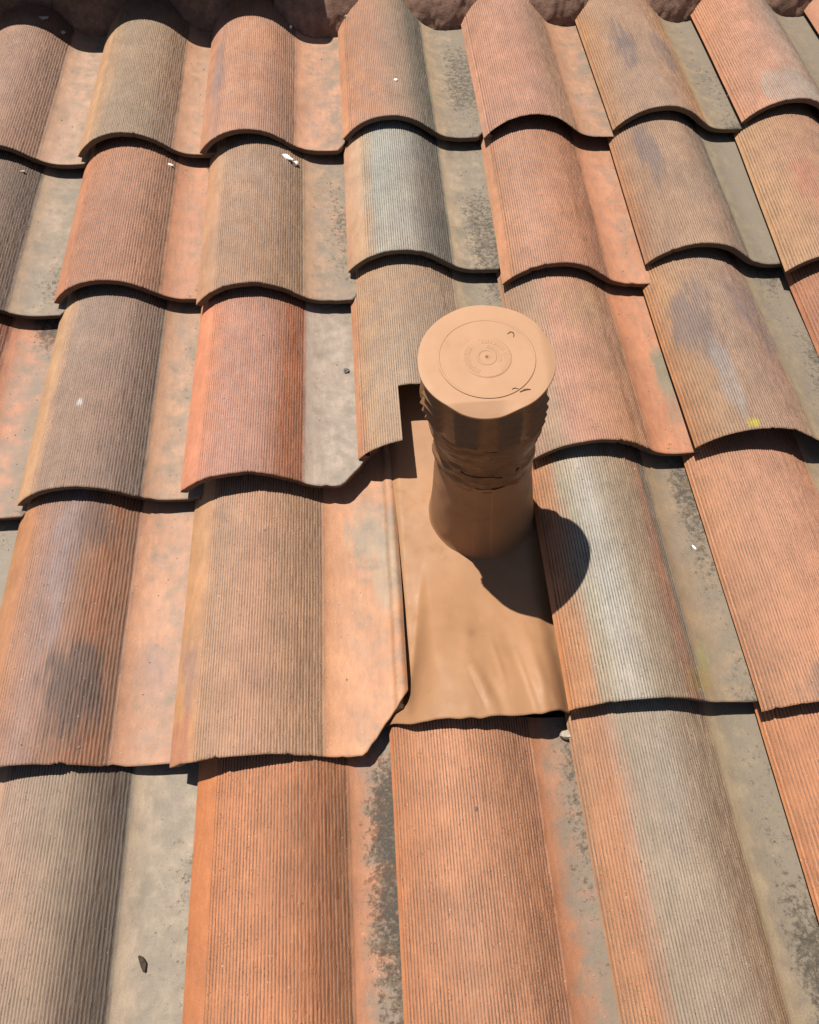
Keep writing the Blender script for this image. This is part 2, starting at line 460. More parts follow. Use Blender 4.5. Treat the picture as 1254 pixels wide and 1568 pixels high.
# lip-corner position (u, v) of every tile that shows, by (column, row)
POS = {(-1, 3): (-0.262, 1.205), (0, 3): (0.013, 1.216), (1, 3): (0.263, 1.207), (2, 3): (0.560, 1.226), (3, 3): (0.853, 1.208), (4, 3): (1.127, 1.212), (5, 3): (1.402, 1.217), (6, 3): (1.680, 1.21),
       (-1, 2): (-0.258, 0.800), (0, 2): (0.018, 0.822), (1, 2): (0.279, 0.796), (2, 2): (0.558, 0.856), (3, 2): (0.843, 0.806), (4, 2): (1.117, 0.834), (5, 2): (1.373, 0.797), (6, 2): (1.65, 0.80),
       (-1, 1): (-0.262, 0.390), (0, 1): (0.018, 0.402), (1, 1): (0.279, 0.402), (2, 1): (0.562, 0.450), (3, 1): (0.843, 0.425), (4, 1): (1.109, 0.423), (5, 1): (1.380, 0.405),
       (-1, 0): (-0.266, -0.010), (0, 0): (0.012, -0.010), (1, 0): (0.290, -0.018), (3, 0): (0.838, 0.020), (4, 0): (1.106, 0.000), (5, 0): (1.383, 0.005),
       (-1, -1): (-0.245, -0.43), (0, -1): (0.035, -0.43), (1, -1): (0.322, -0.425), (2, -1): (0.586, -0.43), (3, -1): (0.842, -0.42), (4, -1): (1.112, -0.43), (5, -1): (1.39, -0.43)}

S = {}   # look of each tile: colour stops across the barrel, pan colour, options
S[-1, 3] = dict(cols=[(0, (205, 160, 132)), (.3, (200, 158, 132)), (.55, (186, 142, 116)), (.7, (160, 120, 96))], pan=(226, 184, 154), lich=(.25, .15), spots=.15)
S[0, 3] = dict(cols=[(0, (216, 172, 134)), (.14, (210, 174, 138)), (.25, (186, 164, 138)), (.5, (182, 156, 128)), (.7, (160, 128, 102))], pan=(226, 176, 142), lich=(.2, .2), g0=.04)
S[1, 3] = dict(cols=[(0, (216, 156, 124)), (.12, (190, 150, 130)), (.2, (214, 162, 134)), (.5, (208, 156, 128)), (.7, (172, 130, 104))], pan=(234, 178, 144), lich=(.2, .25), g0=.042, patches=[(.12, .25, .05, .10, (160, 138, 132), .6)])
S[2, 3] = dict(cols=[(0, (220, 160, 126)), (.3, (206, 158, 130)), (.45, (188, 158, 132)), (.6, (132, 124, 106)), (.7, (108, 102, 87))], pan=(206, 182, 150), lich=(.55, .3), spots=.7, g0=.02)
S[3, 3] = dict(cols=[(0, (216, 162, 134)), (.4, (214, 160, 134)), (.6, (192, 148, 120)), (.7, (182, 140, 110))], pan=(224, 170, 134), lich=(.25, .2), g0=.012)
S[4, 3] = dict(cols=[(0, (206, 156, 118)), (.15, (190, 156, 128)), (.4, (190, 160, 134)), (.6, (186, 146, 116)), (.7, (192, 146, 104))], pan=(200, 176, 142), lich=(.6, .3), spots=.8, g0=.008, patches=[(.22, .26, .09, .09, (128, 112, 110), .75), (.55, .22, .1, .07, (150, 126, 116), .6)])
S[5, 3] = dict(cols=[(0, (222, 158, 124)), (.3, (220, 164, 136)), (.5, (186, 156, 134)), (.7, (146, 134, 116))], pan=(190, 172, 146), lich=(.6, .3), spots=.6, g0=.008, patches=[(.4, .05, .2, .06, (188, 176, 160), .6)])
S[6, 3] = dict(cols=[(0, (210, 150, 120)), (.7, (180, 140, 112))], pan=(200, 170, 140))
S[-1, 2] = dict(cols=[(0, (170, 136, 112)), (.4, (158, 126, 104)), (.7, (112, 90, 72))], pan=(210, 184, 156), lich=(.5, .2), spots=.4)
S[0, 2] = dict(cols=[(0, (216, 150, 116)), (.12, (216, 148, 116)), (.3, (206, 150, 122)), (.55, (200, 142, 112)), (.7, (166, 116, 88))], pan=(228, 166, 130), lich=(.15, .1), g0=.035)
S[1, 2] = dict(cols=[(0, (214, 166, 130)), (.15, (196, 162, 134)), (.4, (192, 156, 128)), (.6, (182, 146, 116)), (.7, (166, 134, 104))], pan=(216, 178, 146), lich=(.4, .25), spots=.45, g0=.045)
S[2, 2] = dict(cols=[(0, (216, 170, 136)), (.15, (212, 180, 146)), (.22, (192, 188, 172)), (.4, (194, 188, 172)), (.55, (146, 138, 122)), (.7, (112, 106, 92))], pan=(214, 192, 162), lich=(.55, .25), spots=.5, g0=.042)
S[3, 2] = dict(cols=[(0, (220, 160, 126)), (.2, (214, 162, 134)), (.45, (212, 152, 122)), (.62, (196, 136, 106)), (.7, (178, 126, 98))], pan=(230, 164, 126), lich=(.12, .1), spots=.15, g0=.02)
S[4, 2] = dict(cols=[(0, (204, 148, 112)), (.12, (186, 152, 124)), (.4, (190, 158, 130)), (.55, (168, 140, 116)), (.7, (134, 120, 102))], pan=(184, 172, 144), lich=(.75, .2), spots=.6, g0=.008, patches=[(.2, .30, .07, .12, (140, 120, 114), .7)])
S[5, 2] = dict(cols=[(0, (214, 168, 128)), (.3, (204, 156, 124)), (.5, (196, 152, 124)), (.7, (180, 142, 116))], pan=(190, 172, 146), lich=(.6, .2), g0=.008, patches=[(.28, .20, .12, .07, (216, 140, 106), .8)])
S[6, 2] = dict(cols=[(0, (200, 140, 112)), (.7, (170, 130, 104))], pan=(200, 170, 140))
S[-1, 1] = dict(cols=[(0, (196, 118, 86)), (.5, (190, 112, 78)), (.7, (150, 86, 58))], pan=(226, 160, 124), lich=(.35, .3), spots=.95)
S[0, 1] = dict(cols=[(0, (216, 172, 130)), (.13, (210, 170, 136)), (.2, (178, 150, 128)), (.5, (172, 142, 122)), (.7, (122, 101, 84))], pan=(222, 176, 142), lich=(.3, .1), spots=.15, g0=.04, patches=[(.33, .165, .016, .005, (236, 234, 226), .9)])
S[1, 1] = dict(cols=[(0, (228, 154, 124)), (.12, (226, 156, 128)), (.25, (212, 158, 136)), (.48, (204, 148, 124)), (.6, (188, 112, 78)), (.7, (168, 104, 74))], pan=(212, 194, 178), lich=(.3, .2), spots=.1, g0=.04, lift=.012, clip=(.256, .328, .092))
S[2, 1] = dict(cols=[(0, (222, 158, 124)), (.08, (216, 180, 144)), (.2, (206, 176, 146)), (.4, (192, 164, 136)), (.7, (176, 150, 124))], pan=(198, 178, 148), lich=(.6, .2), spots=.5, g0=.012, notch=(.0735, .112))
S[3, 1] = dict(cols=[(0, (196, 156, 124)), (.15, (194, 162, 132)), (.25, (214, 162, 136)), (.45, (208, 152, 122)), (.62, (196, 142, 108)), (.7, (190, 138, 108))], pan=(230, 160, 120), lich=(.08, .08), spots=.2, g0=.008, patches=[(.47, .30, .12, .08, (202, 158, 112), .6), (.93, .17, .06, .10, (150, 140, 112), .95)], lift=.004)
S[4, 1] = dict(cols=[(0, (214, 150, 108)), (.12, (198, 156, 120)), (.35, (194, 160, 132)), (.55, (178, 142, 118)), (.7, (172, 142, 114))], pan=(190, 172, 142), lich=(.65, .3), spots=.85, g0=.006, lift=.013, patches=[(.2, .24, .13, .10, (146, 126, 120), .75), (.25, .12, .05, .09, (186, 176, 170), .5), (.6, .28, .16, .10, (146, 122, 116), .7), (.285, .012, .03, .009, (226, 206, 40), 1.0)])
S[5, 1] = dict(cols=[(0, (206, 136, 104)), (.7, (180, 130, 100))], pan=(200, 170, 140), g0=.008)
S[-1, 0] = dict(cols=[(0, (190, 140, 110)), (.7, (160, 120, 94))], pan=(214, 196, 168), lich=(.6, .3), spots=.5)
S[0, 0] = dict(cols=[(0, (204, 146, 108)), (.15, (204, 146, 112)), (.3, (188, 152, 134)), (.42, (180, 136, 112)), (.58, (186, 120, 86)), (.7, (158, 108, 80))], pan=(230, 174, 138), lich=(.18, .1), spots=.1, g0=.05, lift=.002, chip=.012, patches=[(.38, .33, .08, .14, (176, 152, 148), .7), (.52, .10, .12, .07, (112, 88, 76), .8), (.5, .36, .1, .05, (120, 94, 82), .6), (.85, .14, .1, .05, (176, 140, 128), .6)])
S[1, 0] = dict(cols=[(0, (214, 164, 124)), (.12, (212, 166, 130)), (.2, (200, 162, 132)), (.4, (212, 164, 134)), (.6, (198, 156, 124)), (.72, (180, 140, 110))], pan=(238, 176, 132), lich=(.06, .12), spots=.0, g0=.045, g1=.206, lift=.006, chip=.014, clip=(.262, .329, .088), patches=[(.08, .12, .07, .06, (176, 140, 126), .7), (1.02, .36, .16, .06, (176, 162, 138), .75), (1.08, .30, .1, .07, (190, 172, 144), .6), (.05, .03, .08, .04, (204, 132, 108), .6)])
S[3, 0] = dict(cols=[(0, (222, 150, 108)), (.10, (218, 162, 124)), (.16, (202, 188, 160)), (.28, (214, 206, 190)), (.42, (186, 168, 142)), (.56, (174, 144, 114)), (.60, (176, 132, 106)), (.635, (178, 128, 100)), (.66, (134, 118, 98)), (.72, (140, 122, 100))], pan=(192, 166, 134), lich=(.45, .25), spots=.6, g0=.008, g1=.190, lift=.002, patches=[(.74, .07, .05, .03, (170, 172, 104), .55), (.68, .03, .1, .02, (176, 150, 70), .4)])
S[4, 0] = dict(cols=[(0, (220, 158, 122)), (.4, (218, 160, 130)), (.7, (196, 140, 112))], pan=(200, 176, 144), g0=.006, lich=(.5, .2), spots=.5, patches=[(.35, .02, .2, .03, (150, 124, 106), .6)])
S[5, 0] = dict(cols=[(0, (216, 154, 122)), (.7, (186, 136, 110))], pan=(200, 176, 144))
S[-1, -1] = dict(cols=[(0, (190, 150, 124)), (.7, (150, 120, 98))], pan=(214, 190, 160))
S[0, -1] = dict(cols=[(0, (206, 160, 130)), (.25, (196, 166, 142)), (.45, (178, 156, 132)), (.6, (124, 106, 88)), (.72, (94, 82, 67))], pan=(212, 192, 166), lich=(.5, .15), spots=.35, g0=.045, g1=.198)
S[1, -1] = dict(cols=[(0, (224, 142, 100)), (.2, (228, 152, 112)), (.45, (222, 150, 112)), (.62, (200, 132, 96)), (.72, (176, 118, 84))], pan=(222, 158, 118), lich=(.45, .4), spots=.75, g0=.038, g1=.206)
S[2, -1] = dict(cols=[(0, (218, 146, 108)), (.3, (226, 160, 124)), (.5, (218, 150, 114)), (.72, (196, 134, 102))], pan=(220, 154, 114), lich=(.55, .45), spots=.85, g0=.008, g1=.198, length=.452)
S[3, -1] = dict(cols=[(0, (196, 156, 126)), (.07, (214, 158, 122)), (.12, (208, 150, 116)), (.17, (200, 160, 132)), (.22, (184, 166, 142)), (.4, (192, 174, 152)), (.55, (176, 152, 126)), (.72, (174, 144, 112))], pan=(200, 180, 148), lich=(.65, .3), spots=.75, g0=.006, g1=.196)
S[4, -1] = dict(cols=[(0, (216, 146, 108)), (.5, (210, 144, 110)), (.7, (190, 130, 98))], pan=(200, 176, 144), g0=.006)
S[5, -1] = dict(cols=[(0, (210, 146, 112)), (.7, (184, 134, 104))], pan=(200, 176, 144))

TILE_LABEL = {(2, 1): 'tan tile cut out in a square notch around the vent pipe',
              (4, 1): 'tan tile with dark patches and a small yellow paint mark on its lip',
              (1, 0): 'tan tile with wide bare orange pan and clipped broken corner beside the flashing',
              (1, 1): 'pink tile with pale grey pan and clipped corner',
              (3, 0): 'silver grey tile with orange left edge shaded by the vent',
              (2, 2): 'silver grey tile with buff left edge above the notched tile',
              (0, 1): 'grey brown tile with a white spot'}
tr_ = random.Random(5)
TURN = {(5, 2): -3.2, (3, 2): -1.3, (5, 1): -1.5, (4, 2): -0.9}
tile_meshes = {}
for (c, r_), (u0, v0) in POS.items():
    opts = dict(S[c, r_])
    me = build_tile_mesh('roof_tile', seed=(c + 3) * 11 + (r_ + 2) * 71, **opts)
    tile_meshes[c, r_] = me
    o = bpy.data.objects.new('roof_tile', me)
    COL.objects.link(o); o.parent = roof
    o.location = (u0, v0, 0)
    o.rotation_euler = (0, 0, math.radians(TURN.get((c, r_), tr_.uniform(-0.35, 0.35))))
    if (c, r_) in TILE_LABEL: o['label'] = TILE_LABEL[c, r_]
# the roof goes on past the frame: same clay, shared meshes
pool = [k for k in tile_meshes if k not in ((2, 1), (1, 1), (1, 0))]
for r_ in (-2, -1, 0, 1, 2, 3):
    for c in range(-3, 9):
        if (c, r_) in POS or (c, r_) == (2, 0): continue
        o = bpy.data.objects.new('roof_tile', tile_meshes[tr_.choice(pool)])
        COL.objects.link(o); o.parent = roof
        o.location = ((POS[c, -1][0] if r_ == -2 and (c, -1) in POS else 0.012 + 0.2765 * c) + tr_.uniform(-.004, .004), -0.012 + 0.411 * r_ + tr_.uniform(-.012, .012), 0)

# deck of felt below the tiles, and the house under it
def box(name, lo, hi, mat, parent=None):
    (x0, y0, z0), (x1, y1, z1) = lo, hi
    v = [(x0, y0, z0), (x1, y0, z0), (x1, y1, z0), (x0, y1, z0), (x0, y0, z1), (x1, y0, z1), (x1, y1, z1), (x0, y1, z1)]
    f = [(0, 3, 2, 1), (4, 5, 6, 7), (0, 1, 5, 4), (1, 2, 6, 5), (2, 3, 7, 6), (3, 0, 4, 7)]
    return mesh_obj(name, v, f, mat, parent, smooth=False)
box('roof_deck', (-0.85, -0.80, -0.095), (2.6, 1.86, -0.062), M_FELT, roof)

# ---------------------------------------------------------------- ridge: mortar and ridge tiles
def rough_sheet(name, us, ts, fn, mat, parent, close=True):
    U, T = np.meshgrid(us, ts)
    P = fn(U, T)
    nr, nc = U.shape
    return mesh_obj(name, P.reshape(-1, 3), grid_faces(nr, nc), mat, parent)

def bed(U, T):
    v = 1.718 + 0.06 * smooth01((U - 0.25) / 0.2) + 0.11 * T + 0.018 * (fbm(U * 22, T * 3, 41) - 0.5) + 0.006 * (fbm(U * 90, T * 12, 42) - 0.5)
    w = -0.055 + 0.20 * T + 0.010 * (fbm(U * 30, T * 4, 43) - 0.5)
    return np.stack([U, v, w], -1)
rough_sheet('mortar_bed', np.linspace(-0.85, 2.6, 420), np.linspace(0, 1, 26), bed, M_MORTAR, roof)

for k, c in enumerate(range(-1, 7)):
    u0, v0 = POS[c, 3]
    ua = u0 + 0.150; ub = POS[c + 1, 3][0] + 0.055 if (c + 1, 3) in POS else u0 + 0.31
    sd = 60 + 5 * k
    hang = (-0.045, -0.040, 0.006, 0.0, 0.006, 0.010, 0.012, 0.010)[k]
    def fill(U, T, ua=ua, ub=ub, sd=sd, hang=hang):
        q = (U - ua) / (ub - ua) * 2 - 1
        arch = 0.026 * np.abs(q) ** 2.4
        v = 1.648 - hang + arch + 0.105 * T ** 1.3 - 0.012 * np.sin(np.pi * np.clip(T, 0, 1)) * (1 - q * q)
        v = v + 0.012 * (fbm(U * 40, T * 3, sd) - 0.5) + 0.007 * (fbm(U * 120, T * 9, sd + 1) - 0.5)
        w = -0.040 + 0.125 * T + 0.004 * (fbm(U * 80, T * 8, sd + 2) - 0.5)
        return np.stack([U, v, w], -1)
    rough_sheet('mortar_fill', np.linspace(ua, ub, 46), np.linspace(0, 1, 30), fill, M_MORTAR, roof)

def ridge_tile(u0, u1, vc, wc, rad, seed):
    nu, na = 24, 30
    v = []
    for side in (0, 1):
        rr = rad - side * 0.014
        for i in range(nu):
            t = i / (nu - 1)
            for j in range(na):
                a = math.pi * (j / (na - 1))
                rad_i = rr * (1 + 0.06 * t) + 0.002 * (vnoise(j * .5, i * .4, seed) - .5)
                v.append((u0 + (u1 - u0) * t, vc - rad_i * math.cos(a), wc + rad_i * math.sin(a) * 0.8))
    n = nu * na
    f = grid_faces(nu, na) + [tuple(n + k for k in q[::-1]) for q in grid_faces(nu, na)]
    for j in range(na - 1):
        f.append((j + 1, j, n + j, n + j + 1)); e = (nu - 1) * na
        f.append((e + j, e + j + 1, n + e + j + 1, n + e + j))
    for i in range(nu - 1):
        f.append((i * na, (i + 1) * na, n + (i + 1) * na, n + i * na))
        k = na - 1
        f.append(((i + 1) * na + k, i * na + k, n + i * na + k, n + (i + 1) * na + k))
    o = mesh_obj('ridge_tile', v, f, M_RIDGE, roof)
    return o
M_RIDGE = rough_material('ridge_clay', (0.17, 0.085, 0.05), (0.27, 0.155, 0.10), 30.0, 0.001, 0.75)
ridge_tile(-0.85, 0.02, 1.842, 0.125, 0.150, 3)
ridge_tile(-0.02, 0.475, 1.838, 0.128, 0.152, 4)
ridge_tile(0.49, 0.95, 1.905, 0.085, 0.140, 5)
ridge_tile(0.93, 1.50, 1.905, 0.080, 0.136, 6)
ridge_tile(1.46, 2.6, 1.905, 0.085, 0.140, 7)

# ---------------------------------------------------------------- vent pipe with its flashing
BASE = np.array([0.757, 0.358, -0.020])
TOPC = np.array([0.733, 0.366, 0.360])
vent = empty('vent_pipe', ROOF @ Matrix.Translation(BASE.tolist()))
tag(vent, 'tan painted metal vent pipe with round flat cap and creased flashing sheet', 'vent pipe')

def flash_w(u, v):
    """height of the flashing sheet above the roof plane (roof frame)"""
    q = (u - 0.590) / 0.255
    bar = np.clip((profile(np.clip(u - 0.583, 0.0, 0.1)) - 0.012) / 0.055, 0, 1)
    fall = 1 - 0.25 * smooth01((u - 0.69) / 0.13) - 0.75 * smooth01((u - 0.80) / 0.075)
    dome = bar * fall
    gw = 0.060 + 0.215 * smooth01((u - 0.612) / 0.05)
    g = smooth01((gw + 0.01 - v) / gw)
    w = -0.024 + 0.078 * dome * g
    w = w - 0.018 * smooth01((0.628 - u) / 0.03) * smooth01(v / 0.12)
    w = w - 0.010 * smooth01((u - 0.815) / 0.03)
    return w
def crease(u, v, u0, v0, u1, v1, wid, amp):
    du, dv = u1 - u0, v1 - v0; L2 = du * du + dv * dv
    t = np.clip(((u - u0) * du + (v - v0) * dv) / L2, 0, 1)
    d = np.hypot(u - u0 - t * du, v - v0 - t * dv)
    return amp * np.exp(-(d / wid) ** 2) * np.sin(np.pi * np.clip(t, 0.03, 0.97)) ** 0.5
nu, nv = 110, 190
uu = np.linspace(0.583, 0.868, nu); tt = np.linspace(0, 1, nv)
Uf, Tf = np.meshgrid(uu, tt)
vlow = 0.012 + 0.011 * smooth01((uu - 0.76) / 0.10) + 0.004 * (vnoise(uu * 22, 0, 77) - .5) + 0.003 * (vnoise(uu * 70, 0, 78) - .5)
vlow = vlow + 0.010 * smooth01((0.62 - uu) / 0.03)
Vf = vlow[None, :] + (0.66 - vlow[None, :]) * Tf
Wf = flash_w(Uf, Vf)
near = smooth01((0.30 - Vf) / 0.14)
Wf += near * (0.0050 * (fbm(Uf * 16, Vf * 11, 81) - .5) + 0.0022 * (fbm(Uf * 38, Vf * 22, 82) - .5))
Wf += 0.0022 * (fbm(Uf * 14, Vf * 9, 85) - .5)
for cr in ((.775, .11, .792, .008, .0035, .0020), (.700, .09, .722, .018, .0035, -.0018), (.742, .13, .752, .05, .004, .0015), (.715, .190, .700, .095, .012, 0.0028), (.700, .105, .735, .015, .010, 0.0033), (.762, .150, .790, .012, .011, -0.0028),
           (.793, .150, .806, .010, .008, 0.0032), (.728, .075, .745, .008, .008, -0.0022), (.668, .16, .655, .07, .02, 0.0017),
           (.80, .075, .83, .006, .010, 0.0025), (.64, .10, .66, .03, .02, -0.0017), (.735, .215, .76, .17, .012, 0.0017)):
    Wf += crease(Uf, Vf, *cr)
topv = np.stack([Uf, Vf, Wf], -1).reshape(-1, 3) - BASE
botv = topv - np.array([0, 0, 0.0012])
n = nu * nv
ff = grid_faces(nv, nu) + [tuple(n + k for k in q[::-1]) for q in grid_faces(nv, nu)]
flat = []
for j in range(nu - 1):
    ff.append((j + 1, j, n + j, n + j + 1)); flat.append(len(ff) - 1)
for i in range(nv - 1):
    ff.append((i * nu, (i + 1) * nu, n + (i + 1) * nu, n + i * nu)); flat.append(len(ff) - 1)
    k = nu - 1
    ff.append(((i + 1) * nu + k, i * nu + k, n + i * nu + k, n + (i + 1) * nu + k)); flat.append(len(ff) - 1)
mesh_obj('flashing_sheet', np.concatenate([topv, botv]), ff, M_PAINT, vent, flat_faces=flat)

AX = TOPC - BASE
def axis_pt(h):                      # h = height above the roof plane
    t = (h - BASE[2]) / AX[2]
    return AX * t
def lathe(name, prof, rad_fn, mat, parent, na=160, hfn=None, shell=True):
    """prof: list of (w, r); rad_fn(angle, i, r, w) gives the worked radius"""
    v = []
    ang = np.linspace(0, 2 * math.pi, na, endpoint=False)
    for i, (w, r) in enumerate(prof):
        ws = np.full(na, w) if hfn is None else hfn(ang, i, w)
        rr = rad_fn(ang, i, r, w)
        for a, r2, w2 in zip(ang, rr, ws):
            c = axis_pt(w2)
            v.append((c[0] + r2 * math.cos(a), c[1] + r2 * math.sin(a), c[2]))
    f = grid_faces(len(prof), na, wrap=True)
    return mesh_obj(name, v, f, mat, parent)

# cone rising from the sheet: seam folds down its front
cone_prof = []
for t in np.linspace(0, 1, 34):
    w = -0.026 + 0.19 * t
    r = 0.0680 + 0.0165 * (1 - t) ** 1.15 + 0.003 * math.exp(-t * 40)
    cone_prof.append((w, r))
def cone_r(a, i, r, w):
    d = 0.0012 * smooth01((a - 4.76) / 0.02) * smooth01((5.2 - a) / 0.35) + 0.0008 * smooth01((a - 4.42) / 0.02) * smooth01((4.70 - a) / 0.2)
    return r + d + 0.0010 * (vnoise(a * 5, w * 40, 91) - .5)
lathe('cone', cone_prof, cone_r, M_PAINT, vent, na=420)

# tape-wrapped collar, wrinkled
wrap_prof = [(w, 0.0668 + 0.0022 * math.sin((w - 0.145) * 70)) for w in np.linspace(0.148, 0.292, 64)]
wrap_prof = [(0.143, 0.0655)] + wrap_prof
def wrap_r(a, i, r, w):
    ca, sa = np.cos(a), np.sin(a)
    rid = 0.0075 * (fbm(ca * 3 + 5, w * 95 + sa * 2.2, 93) - .5) + 0.0022 * (fbm(ca * 9 + 5, w * 240 + sa * 7, 94) - .5)
    edge = 0.0040 * smooth01((w - (0.212 + 0.010 * np.sin(a * 2 + 1.0) + 0.004 * np.sin(a * 7))) / 0.0012)
    edge = edge + 0.0030 * smooth01((w - (0.172 + 0.012 * np.sin(a * 3))) / 0.0015)
    return r + rid * smooth01((w - 0.148) / 0.012) + edge
lathe('tape_collar', wrap_prof, wrap_r, M_WRAP_SHADE, vent)

# cap skirt: louvred band with a crimped lower edge
sk_prof = [(w, r) for w, r in zip(np.linspace(0.278, 0.3515, 70), np.linspace(0.0765, 0.0770, 70))]
sk_prof = [(0.2790, 0.066)] + sk_prof
def sk_h(a, i, w):
    lo = 0.004 * np.sin(a * 9) + 0.005 * (vnoise(a * 4, 0, 96) - .5)
    k = 1 - min(1, i / 70)
    return w + lo * k
def sk_r(a, i, r, w):
    d = r + 0.0012 * (vnoise(a * 6, w * 60, 97) - .5)
    for c in (4.98, 4.30, 5.55, 3.62, 2.6, 1.6):
        win = smooth01((0.235 - np.abs(((a - c + math.pi) % (2 * math.pi)) - math.pi)) / 0.07)
        q = ((w - 0.283) / 0.0165) % 1.0
        lou = 0.0105 * (1 - q) ** 1.4 - 0.0025
        if 0.284 < w < 0.347: d = d + win * lou
    # bent-out flap on the left
    d = d + 0.007 * np.exp(-((a - 3.30) / 0.20) ** 2) * math.exp(-((w - 0.312) / 0.020) ** 2)
    return d
lathe('cap_skirt', sk_prof, sk_r, M_WRAP_SHADE, vent, na=260, hfn=sk_h)

# dark ring painted in as shade below the skirt, dark strips as tape splits
M_GAP = rough_material('gap_shade_dark', (0.012, 0.008, 0.006), (0.05, 0.028, 0.018), 200.0, 0.0006)
gap_prof = [(0.2690, 0.066), (0.2705, 0.0725), (0.2735, 0.0748), (0.2765, 0.0748), (0.2790, 0.0735), (0.281, 0.068)]
def gap_h(a, i, w):
    return w + 0.004 * np.sin(a * 9) + 0.005 * (vnoise(a * 4, 0, 96) - .5) - 0.0012 * (vnoise(a * 14, i * .2, 120) - .3)
lathe('gap_shade_ring', gap_prof, lambda a, i, r, w: r + 0.0010 * (vnoise(a * 20, w * 200, 121) - .5), M_GAP, vent, na=220, hfn=gap_h)
def crack(a0, a1, w0, rad, wd, seed):
    v, f = [], []; m = 40
    for i in range(m):
        t = i / (m - 1); a = a0 + (a1 - a0) * t
        w = w0 + 0.010 * math.sin(a * 2 + 1.0) + 0.004 * math.sin(a * 7) + 0.003 * (float(vnoise(t * 9, 0, seed)) - .5) - 0.004
        h = wd * math.sin(math.pi * (0.05 + 0.9 * t)) * (0.4 + 1.1 * float(vnoise(t * 14, 2, seed)))
        for k, (dw, dr) in enumerate(((-h, -0.0025), (0, 0.0), (h, -0.0010))):
            c = axis_pt(w + dw); v.append((c[0] + (rad + dr) * math.cos(a), c[1] + (rad + dr) * math.sin(a), c[2]))
    for i in range(m - 1):
        for k in (0, 1): f.append((i * 3 + k, i * 3 + k + 1, i * 3 + k + 4, i * 3 + k + 3))
    return mesh_obj('tape_split', v, f, M_GAP, vent)
crack(4.15, 4.95, 0.2125, 0.0735, 0.0026, 7)
crack(5.05, 5.30, 0.2190, 0.0735, 0.0022, 9)
crack(3.35, 3.75, 0.2340, 0.0745, 0.0018, 12)

# round cap lid: uneven hand-cut rim, its front edge bent down along a crease
RC = 0.0815
na, nrad = 200, 46
ang = np.linspace(0, 2 * math.pi, na, endpoint=False)
rim = RC * (1 + 0.012 * np.cos(2 * (ang - 0.4)) + 0.004 * np.cos(7 * ang + .5) + 0.007 * np.cos(3 * ang + 1.0) + 0.006 * (vnoise(ang * 2.2, 0, 99) - .5) * np.sin(ang / 2))
def lid_h(x, y):
    r = np.hypot(x, y)
    h = 0.0010 * (fbm(x * 30 + 3, y * 30, 101) - .5)
    # shallow raised field inside the pressed ring, and raised medallion
    h = h + 0.0007 * smooth01((0.0580 - r) / 0.0012)
    h = h + 0.0011 * smooth01((0.0300 - r) / 0.0016)
    h = h + 0.0010 * np.exp(-(r / 0.0045) ** 2)
    # front-left edge folded down
    d = -(x * 0.10 + y * 0.995) - 0.0610 + 0.10 * x
    fold = np.where(d > 0, d, 0)
    h = h - 0.42 * fold * smooth01((x + 0.065) / 0.03) * smooth01((0.035 - x) / 0.03)
    h = h - 0.0005 * smooth01((r - 0.074) / 0.010)
    h = h - 0.004 * smooth01((x - 0.066) / 0.02)
    return h
rads = np.concatenate([np.linspace(0, 0.027, 22)[1:], np.linspace(0.0275, 0.032, 7), np.linspace(0.036, 0.055, 6), np.linspace(0.0560, 0.0605, 7), np.linspace(0.0615, 1.0 * RC, 26)]) / RC
lv = [(0, 0, float(lid_h(np.array(0.), np.array(0.))))]
for rf in rads:
    x = rim * rf * np.cos(ang); y = rim * rf * np.sin(ang)
    lv += list(zip(x, y, lid_h(x, y)))
x = rim * np.cos(ang); y = rim * np.sin(ang)
lv += list(zip(x * 1.003, y * 1.003, lid_h(x, y) - 0.0022))
lv += list(zip(x * 0.93, y * 0.93, lid_h(x, y) - 0.0030))
lf = [(0, 1 + j, 1 + (j + 1) % na) for j in range(na)]
lf += grid_faces(len(rads) + 2, na, off=1, wrap=True)
lf = [tuple(q) for q in lf]
lid_c = axis_pt(0.360)
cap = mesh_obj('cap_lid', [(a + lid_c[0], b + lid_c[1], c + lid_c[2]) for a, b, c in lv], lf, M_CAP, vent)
def on_lid(x, y, dz=0.0):
    return (x + lid_c[0], y + lid_c[1], float(lid_h(np.array(x), np.array(y))) + lid_c[2] + dz)
def ring(name, r, tube, dz=0.0, a0=0, a1=2 * math.pi, npt=140, sq=0.6):
    closed = abs(a1 - a0 - 2 * math.pi) < 1e-6
    v = []; k = 8
    for i in range(npt):
        a = a0 + (a1 - a0) * i / (npt if closed else npt - 1)
        for j in range(k):
            b = 2 * math.pi * j / k
            rr = r + tube * math.cos(b)
            p = on_lid(rr * math.cos(a), rr * math.sin(a), 0)
            v.append((p[0], p[1], on_lid(r * math.cos(a), r * math.sin(a))[2] + dz + sq * tube * math.sin(b)))
    f = []
    for i in range(npt if closed else npt - 1):
        for j in range(k):
            i2 = (i + 1) % npt; j2 = (j + 1) % k
            f.append((i * k + j, i2 * k + j, i2 * k + j2, i * k + j2))
    return mesh_obj(name, v, f, M_CAP, cap)
ring('pressed_ring', 0.0570, 0.0015, sq=0.28)
ring('medallion_ring', 0.0105, 0.0016, sq=0.2)
